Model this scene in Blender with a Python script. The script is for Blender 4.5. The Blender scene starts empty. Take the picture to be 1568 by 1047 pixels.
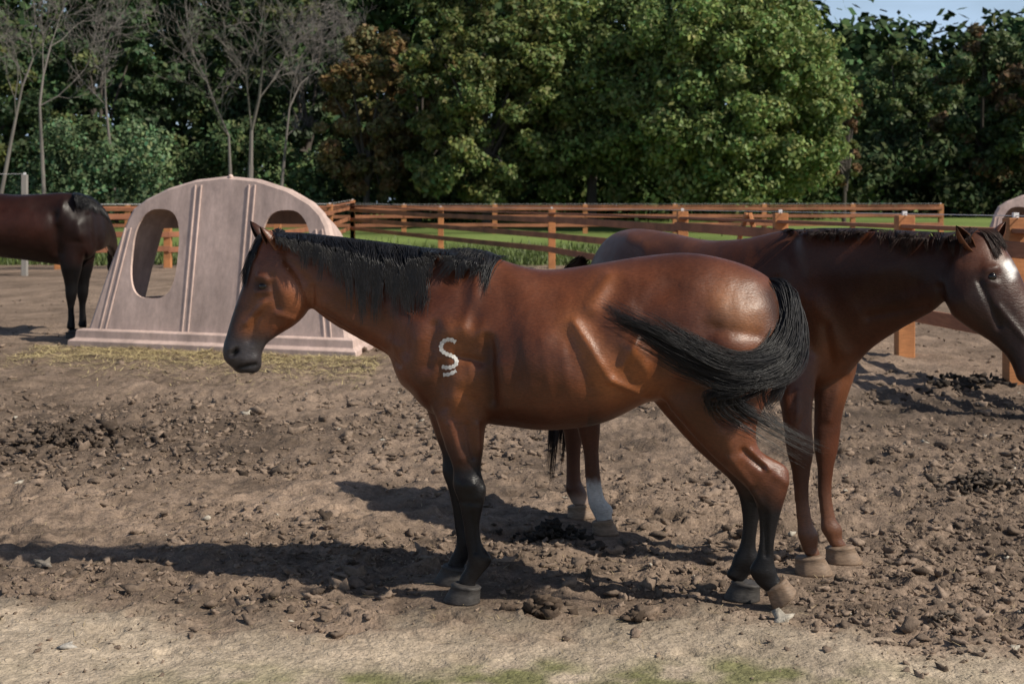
import bpy, bmesh, math, random
import numpy as np
from mathutils import Vector, Matrix
from mathutils.bvhtree import BVHTree
random.seed(5); rng=np.random.default_rng(5)
scene=bpy.context.scene
CAMH=1.7; F=2178.0
# unprojection: traced image pixel coordinates + chosen depth -> world metres
def P(a,b,d): return np.array([(a-784)*d/F, d, CAMH-(b-312)*d/F])
def toPx(v):  # inverse: world positions -> image pixel coordinates
    return 784+v[:,0]*F/v[:,1], 312+(CAMH-v[:,2])*F/v[:,1]
def sst(x,a,b):
    t=np.clip((x-a)/(b-a),0,1); return t*t*(3-2*t)
_tab=rng.random((256,256))
def vn(x,y):
    xi=np.floor(x).astype(int); yi=np.floor(y).astype(int); fx=x-xi; fy=y-yi
    fx=fx*fx*(3-2*fx); fy=fy*fy*(3-2*fy)
    a=_tab[xi%256,yi%256]; b=_tab[(xi+1)%256,yi%256]; c=_tab[xi%256,(yi+1)%256]; d=_tab[(xi+1)%256,(yi+1)%256]
    return (a*(1-fx)+b*fx)*(1-fy)+(c*(1-fx)+d*fx)*fy-.5
def fbm(x,y,o=4):
    s=0;a=1
    for i in range(o):
        s=s+a*vn(x*2**i+17*i,y*2**i+31*i); a*=.5
    return s
# ---------------- materials
def mat(name,col=(.5,.5,.5),rough=.6,attr=None,noise=None,bump=None,spec=.5,rvar=None,sattr=False):
    m=bpy.data.materials.new(name); m.use_nodes=True; nt=m.node_tree; N=nt.nodes; L=nt.links
    b=N['Principled BSDF']; b.inputs['Roughness'].default_value=rough
    b.inputs['Specular IOR Level'].default_value=spec
    tc=N.new('ShaderNodeTexCoord')
    def nz(sc,stretch,detail=5):
        mp=N.new('ShaderNodeMapping'); mp.inputs['Scale'].default_value=stretch
        L.new(tc.outputs['Object'],mp.inputs[0])
        n=N.new('ShaderNodeTexNoise'); n.inputs['Scale'].default_value=sc; n.inputs['Detail'].default_value=detail
        L.new(mp.outputs[0],n.inputs['Vector']); return n
    def rngn(n,lo,hi):
        mr=N.new('ShaderNodeMapRange'); mr.inputs[1].default_value=.25; mr.inputs[2].default_value=.75
        mr.inputs[3].default_value=lo; mr.inputs[4].default_value=hi; L.new(n.outputs[0],mr.inputs[0]); return mr
    if attr:
        c=N.new('ShaderNodeAttribute'); c.attribute_name=attr; src=c.outputs['Color']
        if sattr:
            mr=N.new('ShaderNodeMapRange'); mr.inputs[1].default_value=.008; mr.inputs[2].default_value=.05; mr.inputs[3].default_value=.20; mr.inputs[4].default_value=spec
            L.new(c.outputs['Fac'],mr.inputs[0]); L.new(mr.outputs[0],b.inputs['Specular IOR Level'])
    else:
        c=N.new('ShaderNodeRGB'); c.outputs[0].default_value=(*col,1); src=c.outputs[0]
    for (sc,amt,stretch) in (noise or []):
        mr=rngn(nz(sc,stretch),1-amt,1+amt)
        mx=N.new('ShaderNodeVectorMath'); mx.operation='SCALE'
        L.new(src,mx.inputs[0]); L.new(mr.outputs[0],mx.inputs['Scale']); src=mx.outputs[0]
    L.new(src,b.inputs['Base Color'])
    if rvar: L.new(rngn(nz(rvar[0],(1,1,1)),rvar[1],rvar[2]).outputs[0],b.inputs['Roughness'])
    prev=None
    for (sc,st,dist,stretch) in (bump or []):
        n=nz(sc,stretch,4)
        bp=N.new('ShaderNodeBump'); bp.inputs['Strength'].default_value=st; bp.inputs['Distance'].default_value=dist
        L.new(n.outputs[0],bp.inputs['Height'])
        if prev: L.new(prev.outputs[0],bp.inputs['Normal'])
        prev=bp
    if prev: L.new(prev.outputs[0],b.inputs['Normal'])
    return m
O=(1,1,1)
M_coat=mat('coat',attr='Col',rough=.42,noise=[(7,.22,O),(150,.25,(.35,1,1))],bump=[(14,.25,.012,(1,1,.6)),(190,.5,.003,(.3,1,1))],spec=.48,rvar=(9,.33,.5),sattr=True)
M_hair=mat('mane_hair',(.010,.0095,.011),.42,noise=[(30,.5,O)],spec=.4)
M_hairb=mat('brown_hair',(.022,.010,.007),.5,noise=[(30,.5,O)],spec=.3)
M_hoofd=mat('hoof_dark',(.050,.045,.042),.6,noise=[(40,.4,(1,1,4))],bump=[(60,.4,.003,(1,1,6))],spec=.3)
M_hoofl=mat('hoof_light',(.21,.145,.10),.6,noise=[(40,.35,(1,1,4))],bump=[(60,.4,.003,(1,1,6))],spec=.3)
M_eye=mat('eye',(.006,.004,.003),.08)
M_chalk=mat('chalk_mark',(.6,.58,.55),.9,noise=[(120,.3,O)])
M_leaf=mat('leaves',attr='Col',rough=.55,spec=.3)
nt=M_leaf.node_tree; b=nt.nodes['Principled BSDF']; out=[n for n in nt.nodes if n.type=='OUTPUT_MATERIAL'][0]
tr=nt.nodes.new('ShaderNodeBsdfTranslucent'); ms=nt.nodes.new('ShaderNodeMixShader'); ms.inputs[0].default_value=.25
at=[n for n in nt.nodes if n.type=='ATTRIBUTE'][0]
nt.links.new(at.outputs['Color'],tr.inputs[0]); nt.links.new(b.outputs[0],ms.inputs[1]); nt.links.new(tr.outputs[0],ms.inputs[2]); nt.links.new(ms.outputs[0],out.inputs[0])
M_dark=mat('forest_foliage',attr='Col',rough=.8,spec=.1)
M_bark=mat('bark',(.07,.058,.048),.9,noise=[(2,.4,(1,1,.2))])
M_dead=mat('dead_wood',(.15,.132,.12),.9,noise=[(2,.35,(1,1,.2))])
M_wood=mat('fence_wood',(.42,.175,.065),.75,noise=[(3,.35,(1,1,1)),(30,.25,(.3,.3,3))],bump=[(30,.4,.006,(1,1,.2))])
M_rail=mat('rail_wood',(.29,.112,.055),.75,noise=[(1.2,.45,(1,1,1)),(30,.25,(.2,.2,3))],bump=[(30,.4,.006,(.2,.2,2))])
M_grey=mat('weathered_wood',(.26,.24,.22),.85,noise=[(3,.3,(1,1,.3))])
M_white=mat('insulator',(.7,.7,.7),.5)
M_hut=mat('hut_plastic',(.54,.405,.355),.62,noise=[(1.1,.22,O),(6,.20,(1,1,.22)),(22,.12,(1,1,.5)),(60,.06,O)],bump=[(3,.25,.04,O),(70,.2,.003,O)],spec=.35)
M_clod=mat('clods',attr='Col',rough=.95,noise=[(60,.3,O)],bump=[(90,.6,.006,O)],spec=.12)
M_straw=mat('straw',attr='Col',rough=.8,spec=.2)

def obj(name,me,parent=None,mats=()):
    o=bpy.data.objects.new(name,me); scene.collection.objects.link(o)
    for m in mats: me.materials.append(m)
    if parent: o.parent=parent
    return o
def empty(name):
    o=bpy.data.objects.new(name,None); scene.collection.objects.link(o); return o
def set_col(me,col):
    a=me.color_attributes.new('Col','FLOAT_COLOR','POINT')
    c=np.ones((len(col),4),dtype=np.float32); c[:,:3]=col; a.data.foreach_set('color',c.ravel())
def np_mesh(name,V,Fc,col=None,smooth=False):
    V=np.asarray(V,dtype=np.float32); Fc=np.asarray(Fc,dtype=np.int32); k=Fc.shape[1]
    me=bpy.data.meshes.new(name)
    me.vertices.add(len(V)); me.vertices.foreach_set('co',V.ravel())
    me.loops.add(Fc.size); me.loops.foreach_set('vertex_index',Fc.ravel())
    me.polygons.add(len(Fc)); me.polygons.foreach_set('loop_start',np.arange(0,Fc.size,k,dtype=np.int32))
    me.polygons.foreach_set('use_smooth',np.full(len(Fc),smooth))
    me.update(calc_edges=True)
    if col is not None: set_col(me,col)
    return me
# ---------------- tubes
def cr(A,m):
    A=np.asarray(A,float); out=[]; n=len(A)
    for i in range(n-1):
        p0=A[max(i-1,0)];p1=A[i];p2=A[i+1];p3=A[min(i+2,n-1)]
        for j in range(m):
            t=j/m
            out.append(.5*((2*p1)+(-p0+p2)*t+(2*p0-5*p1+4*p2-p3)*t*t+(-p0+3*p1-3*p2+p3)*t**3))
    out.append(A[-1]); return np.array(out)
class Acc:
    def __init__(s): s.V=[]; s.F=[]
    def add(s,V,Fc):
        o=len(s.V); s.V+= [tuple(v) for v in V]; s.F+=[tuple(i+o for i in f) for f in Fc]
def tube(acc,st,lat,n=24,m=5,egg=0,shift=(0,0,0)):
    lat=np.array([lat[0],lat[1],0.]); lat/=np.linalg.norm(lat); rows=[]
    for s in st:
        T=P(s[0],s[1],s[4]); B=P(s[2],s[3],s[4]); rows.append(np.concatenate([T,B,[s[5]]]))
    R=cr(rows,m)
    c=(R[:,:3]+R[:,3:6])/2; u=(R[:,:3]-R[:,3:6])/2; w=np.maximum(R[:,6],.003)
    def cap(c0,c1,u0,w0):
        ax=c0-c1; ax=ax/(np.linalg.norm(ax)+1e-9); r=min(w0,np.linalg.norm(u0))
        return [(c0+ax*r*math.sin(a)*.7,u0*math.cos(a),w0*math.cos(a)) for a in (.5,.95,1.3)]
    a=cap(c[0],c[1],u[0],w[0])[::-1]; e=cap(c[-1],c[-2],u[-1],w[-1])
    C=[x[0] for x in a]+list(c)+[x[0] for x in e]; U=[x[1] for x in a]+list(u)+[x[1] for x in e]; W=[x[2] for x in a]+list(w)+[x[2] for x in e]
    V=[];Fc=[]
    for k in range(len(C)):
        for j in range(n):
            t=2*math.pi*j/n; V.append(C[k]+U[k]*math.cos(t)+lat*W[k]*math.sin(t)*(1-egg*math.cos(t))+np.array(shift))
    for k in range(len(C)-1):
        for j in range(n):
            a0=k*n+j;a1=k*n+(j+1)%n; Fc.append((a0,a1,a1+n,a0+n))
    Fc.append(tuple(range(n))[::-1]); Fc.append(tuple((len(C)-1)*n+j for j in range(n)))
    acc.add(V,Fc)
def body_mesh(acc,vox,name,smoothfn,its=36):
    me=bpy.data.meshes.new('tmp'); me.from_pydata(acc.V,[],acc.F); me.update()
    bm=bmesh.new(); bm.from_mesh(me); bmesh.ops.recalc_face_normals(bm,faces=bm.faces); bm.to_mesh(me); bm.free()
    o=bpy.data.objects.new('tmp',me); scene.collection.objects.link(o)
    md=o.modifiers.new('r','REMESH'); md.mode='VOXEL'; md.voxel_size=vox
    dg=bpy.context.evaluated_depsgraph_get()
    nm=bpy.data.meshes.new_from_object(o.evaluated_get(dg)); bpy.data.objects.remove(o); nm.name=name
    n=len(nm.vertices); V=np.empty(n*3,np.float32); nm.vertices.foreach_get('co',V); V=V.reshape(-1,3).astype(float)
    E=np.empty(len(nm.edges)*2,np.int32); nm.edges.foreach_get('vertices',E); E=E.reshape(-1,2)
    deg=np.bincount(E.ravel(),minlength=n)[:,None]; deg=np.maximum(deg,1)
    lim=smoothfn(V)
    for it in range(its):
        A=np.stack([np.bincount(E[:,0],V[E[:,1],k],n)+np.bincount(E[:,1],V[E[:,0],k],n) for k in range(3)],1)/deg
        V+= (0.6*(lim>it))[:,None]*(A-V)
    return nm,V
def finish(nm,V):
    nm.vertices.foreach_set('co',V.astype(np.float32).ravel()); nm.polygons.foreach_set('use_smooth',np.ones(len(nm.polygons),bool)); nm.update()
def normals(nm,V):
    finish(nm,V); n=np.empty(len(V)*3,np.float32); nm.vertex_normals.foreach_get('vector',n); return n.reshape(-1,3)
def segd(X,Y,s):
    ax,ay,bx,by=s[:4]; dx,dy=bx-ax,by-ay; L=dx*dx+dy*dy+1e-6
    t=np.clip(((X-ax)*dx+(Y-ay)*dy)/L,0,1); return np.hypot(X-ax-t*dx,Y-ay-t*dy)
def sculpt(nm,V,strokes,lat,noise=.0):
    N=normals(nm,V); X,Y=toPx(V); l=np.array([lat[0],lat[1],0.]); l/=np.linalg.norm(l)
    w=sst(np.abs(N@l),.15,.8); D=np.zeros(len(V))
    for s in strokes: D+=s[5]*np.exp(-(segd(X,Y,s)/s[4])**2)
    D+=noise*fbm(X/42+Y/120,Y/60-X/150,3)*sst(V[:,2],.5,.8)
    return V+N*(D*w)[:,None]
def paint(C,V,strokes):
    X,Y=toPx(V)
    for s in strokes:
        a=(np.exp(-(segd(X,Y,s)/s[4])**2)*s[6])[:,None]; C[:]=C*(1-a)+np.array(s[5])*a
FEET=[]
def hoof(name,parent,a0,a1,d,h,head,material,lat,tilt=None):
    x0=(a0-784)*d/F; x1=(a1-784)*d/F; L=abs(x1-x0)/max(abs(head[0]),.5); cx=(x0+x1)/2
    FEET.append((cx,d,L))
    hd=np.array([head[0],head[1],0.]); hd/=np.linalg.norm(hd); lt=np.array([-hd[1],hd[0],0])
    V=[];Fc=[];n=24
    prof=[(0,1.0,0),(.12,1.0,0),(.6,.88,-.10),(.98,.78,-.20),(1.06,.84,-.2),(1.2,.68,-.22)]
    for (z,r,s) in prof:
        for j in range(n):
            t=2*math.pi*j/n; ct=math.cos(t); st=math.sin(t)
            ax=L/2*r*(ct if ct>0 else ct*.85)+s*L/2; bx=L*.40*r*st*(1.0+(.1 if ct<0 else 0))
            V.append(np.array([cx,d,z*h*(1-.18*(1-ct)/2)-.004])+hd*ax+lt*bx)
    for k in range(len(prof)-1):
        for j in range(n):
            a=k*n+j;b_=k*n+(j+1)%n; Fc.append((a,b_,b_+n,a+n))
    Fc.append(tuple(range(n))[::-1]); Fc.append(tuple((len(prof)-1)*n+j for j in range(n)))
    V=np.array(V)
    if tilt is not None:
        ang,pos=tilt
        c,s=math.cos(ang),math.sin(ang); Q=V-np.array([x1,d,0]); V=np.stack([Q[:,0]*c+Q[:,2]*s,Q[:,1],-Q[:,0]*s+Q[:,2]*c],1)+np.array(pos)
    me=bpy.data.meshes.new(name); me.from_pydata([tuple(v) for v in V],[],Fc); me.update()
    for p in me.polygons: p.use_smooth=len(p.vertices)==4
    obj(name,me,parent,[material])
def strands(name,parent,curves,material,r0=.0022):
    V=[];Fc=[];o=0
    for c in curves:
        c=np.asarray(c); k=len(c); rr=r0*random.uniform(.6,1.4)
        T=np.gradient(c,axis=0); T/=np.linalg.norm(T,axis=1)[:,None]+1e-9
        A=np.cross(T,np.array([.3,.9,.2])); A/=np.linalg.norm(A,axis=1)[:,None]+1e-9; B=np.cross(T,A)
        r=rr*(1-np.linspace(0,1,k)**2*.85)[:,None]
        for j in range(3):
            t=2.094*j; V.append(c+A*r*math.cos(t)+B*r*math.sin(t))
        i=np.arange(k-1)
        for j in range(3):
            j2=(j+1)%3; Fc.append(np.stack([o+j*k+i,o+j2*k+i,o+j2*k+i+1,o+j*k+i+1],1))
        o+=3*k
    return obj(name,np_mesh(name,np.concatenate(V),np.concatenate(Fc),smooth=True),parent,[material])
def ear(name,parent,b0,t0,W,opn,colr):
    b0=np.array(b0);t0=np.array(t0); ax=t0-b0; L=np.linalg.norm(ax); ax/=L
    o=np.array(opn,float); o-=ax*(o@ax); o/=np.linalg.norm(o); s=np.cross(ax,o)
    pr=[(-.15,.55),(0,.72),(.2,.95),(.4,1),(.6,.85),(.78,.58),(.92,.26),(1,.04)]
    V=[];n=14
    for (t,w) in pr:
        c=b0+ax*L*t+o*.25*W*t*t
        for j in range(n+1):
            a=math.radians(-130+260*j/n); V.append(c+(-o*math.cos(a)+s*math.sin(a)*.85)*W*w)
        for j in range(n+1):
            a=math.radians(130-260*j/n); V.append(c+(-o*math.cos(a)+s*math.sin(a)*.85)*W*w*.78)
    k=2*(n+1);Fc=[]
    for i in range(len(pr)-1):
        for j in range(k): Fc.append((i*k+j,i*k+(j+1)%k,(i+1)*k+(j+1)%k,(i+1)*k+j))
    me=np_mesh(name,np.array(V),Fc,smooth=True)
    C=np.tile(np.array(colr,float),(len(V),1)); idx=np.arange(len(V))%k; C[idx>n]*=.4; ti=np.arange(len(V))//k; C[ti>5]*=.35
    set_col(me,C); obj(name,me,parent,[M_coat])
def ball(name,parent,p,r,material,sc=(1,1,1)):
    bm=bmesh.new(); bmesh.ops.create_uvsphere(bm,u_segments=20,v_segments=12,radius=r); me=bpy.data.meshes.new(name)
    bm.to_mesh(me); bm.free()
    for q in me.polygons: q.use_smooth=True
    for v in me.vertices: v.co=Vector((v.co.x*sc[0]+p[0],v.co.y*sc[1]+p[1],v.co.z*sc[2]+p[2]))
    obj(name,me,parent,[material])
def bvh_of(nm): 
    return BVHTree.FromPolygons([v.co.copy() for v in nm.vertices],[tuple(p.vertices) for p in nm.polygons])
def hit(bvh,a,b):
    p=P(a,b,6.0); c=np.array([0,0,CAMH]); d=Vector(p-c).normalized()
    r=bvh.ray_cast(Vector(c),d); return (np.array(r[0]),np.array(r[1])) if r[0] is not None else (p,np.array([0,-1,0]))
def drape(bvh,c,off=.006):
    c=np.array(c,float); k=random.uniform(1,3.0)
    for i in range(len(c)):
        q,nn,_,dist=bvh.find_nearest(Vector(c[i]))
        if q is None: continue
        s=(Vector(c[i])-q).dot(nn)
        if s<off: c[i]=np.array(q)+np.array(nn)*off*k
    return c
# =====================================================  HORSE 1 (bay, facing left)
def horse_one():
    root=empty('horse'); A=Acc(); lat=(0,1)
    tube(A,[(1196,450,1205,520,6.08,.09),(1175,422,1190,575,6.08,.18),(1128,400,1130,612,6.08,.25),(1058,386,1062,618,6.10,.28),(985,391,1000,612,6.13,.27),(905,404,922,646,6.17,.30),(835,412,842,657,6.2,.305),(785,402,782,652,6.22,.275),(738,385,730,646,6.24,.21),(692,382,682,642,6.25,.195),(655,387,650,624,6.25,.18),(622,410,628,600,6.25,.13)],lat,n=36,egg=.16)
    tube(A,[(735,386,648,598,6.25,.14),(660,381,612,556,6.25,.11),(590,374,568,530,6.25,.09),(525,366,520,503,6.25,.078),(472,361,484,477,6.25,.072),(432,360,466,452,6.25,.07)],lat,n=30)
    tube(A,[(424,354,455,400,6.25,.055),(402,362,474,438,6.25,.083),(388,385,476,468,6.25,.098),(379,415,456,494,6.25,.092),(367,448,428,512,6.25,.068),(356,480,408,527,6.25,.054),(347,510,401,544,6.25,.050),(341,532,401,560,6.25,.053),(343,550,392,571,6.25,.044),(356,562,376,570,6.25,.02)],lat,n=26)
    fl=[(650,540,765,550,6.17,.08),(654,600,760,608,6.15,.09),(667,640,746,645,6.14,.08),(680,680,741,685,6.13,.060),(693,715,737,720,6.12,.044),(693,742,745,748,6.11,.047),(702,768,741,772,6.10,.037),(709,800,735,802,6.10,.024),(713,830,739,832,6.10,.024),(716,850,754,856,6.10,.033),(712,868,740,877,6.10,.026),(705,880,730,890,6.10,.025),(701,890,729,900,6.10,.028)]
    tube(A,fl,lat,n=18); tube(A,fl,lat,n=18,shift=(-.06,.30,0))
    hl=[(1000,470,1188,465,6.03,.12),(1000,560,1192,540,6.0,.14),(1016,612,1182,600,5.99,.115),(1050,655,1163,638,5.98,.088),(1082,690,1158,668,5.97,.064),(1114,720,1168,692,5.97,.048),(1142,746,1205,714,5.97,.044),(1155,766,1208,742,5.97,.044),(1161,790,1197,780,5.97,.033),(1163,820,1188,817,5.97,.025),(1158,850,1185,850,5.97,.026)]
    tube(A,hl+[(1147,870,1190,876,5.97,.036),(1153,886,1194,884,5.97,.031),(1166,900,1202,894,5.97,.032),(1176,906,1202,902,5.97,.03)],lat,n=18)
    tube(A,hl+[(1149,866,1190,878,5.97,.036),(1144,882,1174,896,5.97,.028),(1137,892,1166,905,5.97,.028)],lat,n=18,shift=(-.045,.17,0))
    def sf(V):
        X,Y=toPx(V); z=V[:,2]; f=np.where(z>.85,28,np.where(z>.66,13,3)).astype(float)
        f=np.where((X<470),5,f); f=np.where((X>=470)&(X<520),18,f); return f
    nm,V=body_mesh(A,.008,'body',sf)
    S=[(932,428,905,470,14,.018),(955,425,985,432,18,.010),(880,495,932,578,8,.012),(865,515,905,590,16,-.013),(905,490,960,560,16,-.010),(970,535,985,560,16,.018),(938,582,1000,610,6,.013),(955,560,975,520,6,.008),(1000,500,1030,600,20,-.012),(1110,470,1155,470,24,.012),(1100,505,1160,512,10,-.009),(1120,530,1150,560,22,.011),(1060,430,1150,430,22,.007),(1085,500,1075,590,16,-.012),(1040,520,1050,570,16,.010),(1160,560,1130,620,10,-.014),(1030,440,985,470,14,-.007),(960,470,990,500,16,.007),
       (690,505,735,512,18,.022),(742,400,712,500,10,.012),(665,500,655,560,10,-.014),(706,585,700,605,20,.022),(748,520,754,612,9,-.019),(700,545,734,554,7,-.014),(640,470,700,410,16,-.013),(725,430,745,500,14,.009),(770,430,792,580,16,-.009),(655,600,675,625,12,-.010),(620,560,650,600,14,.013),(675,560,682,620,8,-.011),(640,520,625,575,12,.008),(768,560,778,622,14,.010),(720,560,728,600,8,.008),
       (485,478,612,558,6,-.013),(500,465,610,530,9,.008),(520,440,640,500,22,.008),(600,420,560,470,16,-.008),(690,650,705,700,7,.011),(715,650,725,700,4,-.010),(732,650,735,690,5,.007),(711,742,722,742,9,.011),(742,745,742,750,4,.007),(705,768,735,770,4,-.005),
       (448,450,455,462,22,.013),(425,480,470,492,5,.007),(478,440,478,470,5,-.010),(414,425,426,470,6,-.012),(405,462,378,495,5,.010),(395,485,383,520,8,-.011),(420,500,405,530,6,.005),(398,423,412,427,6,.012),(394,447,410,449,5,.006),(400,456,412,452,5,-.006),(353,534,357,546,7,.008),(357,541,361,537,4,-.022),(366,562,392,557,2.4,-.009),(375,551,390,549,8,.006),(370,568,388,568,6,.004),(440,400,470,430,8,-.008),(385,400,395,410,9,.005),(372,440,362,470,5,.004),(400,490,388,515,2.2,.003),
       (1110,665,1125,700,14,.013),(1138,690,1168,714,5,-.017),(1100,640,1150,650,6,-.010),(1190,728,1203,738,7,.008),(1172,785,1173,850,3.5,-.010),(1150,690,1178,718,4,.009),(1118,700,1148,740,6,.010),(1155,755,1165,770,6,.007),(724,785,728,845,3.0,-.009),(748,850,752,858,4,.005),
       (800,520,815,610,7,.0028),(830,520,845,615,7,.0028),(860,520,872,612,7,.0025)]
    V=sculpt(nm,V,S,lat,.006); 
    finish(nm,V); X,Y=toPx(V); C=np.tile(np.array([.108,.032,.012]),(len(V),1))
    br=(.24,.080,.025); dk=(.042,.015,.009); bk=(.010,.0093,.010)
    paint(C,V,[(560,450,640,460,60,(.07,.021,.010),.75),(800,395,1060,383,20,dk,.75),(880,500,940,590,28,br,.85),(975,550,990,590,32,br,.8),(705,530,705,610,28,br,.65),(690,505,735,512,16,br,.5),(930,430,910,460,20,br,.55),(1120,468,1142,480,34,(.30,.13,.055),.75),(760,640,900,650,22,dk,.75),(780,520,850,600,46,(.082,.024,.010),.75),(1060,500,1080,600,42,(.065,.020,.010),.8),(1000,480,1010,560,18,(.065,.020,.010),.6),(640,580,660,625,22,dk,.6),(748,530,756,620,10,dk,.6),(650,430,690,470,24,(.06,.019,.010),.6),  # includes rump and flank highlights and barrel shade painted into the coat colour
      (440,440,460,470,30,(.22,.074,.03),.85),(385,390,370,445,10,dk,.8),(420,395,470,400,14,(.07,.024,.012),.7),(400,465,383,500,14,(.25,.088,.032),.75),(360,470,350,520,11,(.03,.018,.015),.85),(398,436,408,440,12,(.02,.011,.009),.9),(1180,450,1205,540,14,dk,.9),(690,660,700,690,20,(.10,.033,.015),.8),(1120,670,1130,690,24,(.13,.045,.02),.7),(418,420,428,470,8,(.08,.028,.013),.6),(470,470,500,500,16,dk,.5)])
    def setk(w,c): C[:]=C*(1-w[:,None])+np.array(c)*w[:,None]
    z=V[:,2]; xs=V[:,0]; jig=fbm(xs*9,z*9,3)*.08
    setk(sst(z+jig,.74,.56)*(X<900),bk); setk(sst(z+jig+.35*(V[:,0]-1.0),.66,.44)*(X>900),bk)
    setk(sst(Y,496,528)*(X<440)*.95,(.036,.034,.037)); setk(sst(Y,545,566)*(X<440)*.7,(.02,.019,.021))
    paint(C,V,[(358,541,361,537,4.5,(.003,.003,.003),1),(366,562,392,557,2.5,(.006,.006,.006),.9)])
    C*= (1+.45*fbm(xs*4,z*4,4))[:,None]
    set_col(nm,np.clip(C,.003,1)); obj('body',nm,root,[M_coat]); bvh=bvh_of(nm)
    p,nn=hit(bvh,402,438); ball('eye',root,p-nn*.010,.022,M_eye,(1,.8,.8)); p2=p.copy(); p2[1]=12.5-p[1]; ball('eye_far',root,p2+np.array([0,-.012,0]),.021,M_eye)
    ear('ear_near',root,P(424,384,6.20),P(400,345,6.17),.031,(-.75,-.6,.1),(.12,.04,.017))
    ear('ear_far',root,P(404,370,6.31),P(385,337,6.33),.028,(-.8,-.3,.1),(.05,.018,.01))
    hoof('hoof_front_near',root,740,679,6.10,.070,(-1,0),M_hoofd,lat); hoof('hoof_front_far',root,724,664,6.40,.072,(-1,0),M_hoofd,lat)
    hoof('hoof_hind_far',root,1168,1108,6.14,.070,(-1,0),M_hoofd,lat)
    tp=P(1184,931,5.97); hoof('hoof_hind_near',root,1226,1176,5.97,.075,(-1,0),M_hoofl,lat,tilt=(-math.radians(42),(tp[0],tp[1],0.0)))
    pth=[(698,523),(690,519),(681,521),(676,528),(677,536),(684,541),(692,544),(698,549),(699,556),(693,561),(684,562),(677,560)]
    def ribbon(pts,w,name):
        R=cr(np.array(pts,float),6); T=np.gradient(R,axis=0); T/=np.linalg.norm(T,axis=1)[:,None]; Nn=np.stack([-T[:,1],T[:,0]],1); V=[];Fc=[]
        for i in range(len(R)):
            for k in (-1,-.33,.33,1):
                q=R[i]+Nn[i]*w*k*(1+.25*math.sin(i*1.7)); p,n_=hit(bvh,q[0],q[1]); V.append(p+n_*.003)
        for i in range(len(R)-1):
            for k in range(3): a=i*4+k; Fc.append((a,a+1,a+5,a+4))
        obj(name,np_mesh(name,V,Fc,smooth=True),root,[M_chalk])
    ribbon(pth,2.9,'chalk_mark'); ribbon([(679,573),(689,572),(699,567)],2.6,'chalk_underline')
    # mane: locks that hang on the near side
    cs=[]
    cx=[418,470,525,590,650,700,765]; cy=[355,357,363,371,379,383,391]
    locks=[]
    def addlocks(n,x0,x1,l0,l1,dx0,cnt,w0):
        for k in range(n):
            xc=x0+(x1-x0)*(k+random.random())/n; f=(k+.5)/n
            locks.append((xc,(l0+(l1-l0)*f)*random.uniform(.74,1.12),random.gauss(dx0,6),random.random()*6,cnt,w0))
    addlocks(12,424,490,26,60,6,46,8); addlocks(9,490,545,66,108,4,66,8); addlocks(16,545,645,118,100,6,72,8); addlocks(6,625,655,80,40,0,46,8)
    addlocks(5,655,700,16,24,-6,22,9); addlocks(7,700,768,40,64,-24,40,7)
    for (xc,L,dx,ph,cnt,w0) in locks:
        for i in range(cnt):
            x=xc+random.gauss(0,w0); l=L*random.uniform(.5,1.06); xt=xc+dx+random.gauss(0,3.8)
            y=np.interp(x,cx,cy); side=-1 if random.random()<.95 else 1
            c=[]
            for j in range(13):
                s=j/12; off=side*(.010+.135*min(1,s*1.7))
                c.append(P(x+(xt-x)*s**.9+3.0*math.sin(s*5+ph),y-1.2*math.sin(min(1,s*4)*math.pi)+l*s**1.15,6.25+off))
            cs.append(drape(bvh,c,.0045))
    for i in range(260):
        x=random.uniform(398,416); c=[]
        g=random.randrange(4); ex=[370,378,388,374][g]+random.gauss(0,2); ey=[425,412,405,435][g]+random.gauss(0,5)
        for j in range(9):
            s=j/8; c.append(P(x+(ex-x)*s,358-4*math.sin(s*3.1)+(ey-358)*s**1.3,6.24-.05*s*random.uniform(.5,1)))
        cs.append(drape(bvh,c,.004))
    strands('mane',root,cs,M_hair,.0019)
    G=[[(1172,436,6.06),(1200,450,6.02),(1211,500,5.93),(1192,548,5.82),(1130,566,5.70),(1055,543,5.66),(985,504,5.66),(925,470,5.68)],
       [(1172,436,6.06),(1198,453,6.00),(1204,505,5.91),(1178,548,5.80),(1120,560,5.68),(1060,530,5.66),(1000,500,5.66),(940,486,5.68)],
       [(1174,438,6.06),(1204,456,6.02),(1212,510,5.93),(1196,555,5.82),(1158,580,5.72),(1110,582,5.68),(1050,560,5.68),(985,515,5.68)],
       [(1174,438,6.06),(1203,456,6.02),(1210,515,5.93),(1188,560,5.82),(1130,585,5.70),(1112,612,5.70),(1165,648,5.74),(1240,692,5.74)],
       [(1174,438,6.06),(1204,456,6.02),(1210,515,5.93),(1190,560,5.82),(1140,590,5.70),(1096,600,5.70),(1110,635,5.72),(1165,662,5.74)],
       [(1174,438,6.06),(1204,456,6.02),(1212,515,5.93),(1200,560,5.82),(1190,590,5.78),(1172,615,5.76),(1185,650,5.76),(1225,682,5.76)]]
    G=[cr(np.array([P(*q) for q in g]),4) for g in G]
    CL=[]
    for k in range(60):
        g=[0,1,0,2,1,3,2,3,4,1,0,5][k%12]; CL.append((g,np.clip(rng.normal(0,1,3),-1.4,1.4),rng.normal(0,1,3),random.random()*6,random.uniform(.72,1.1)))
    cs=[]
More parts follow.
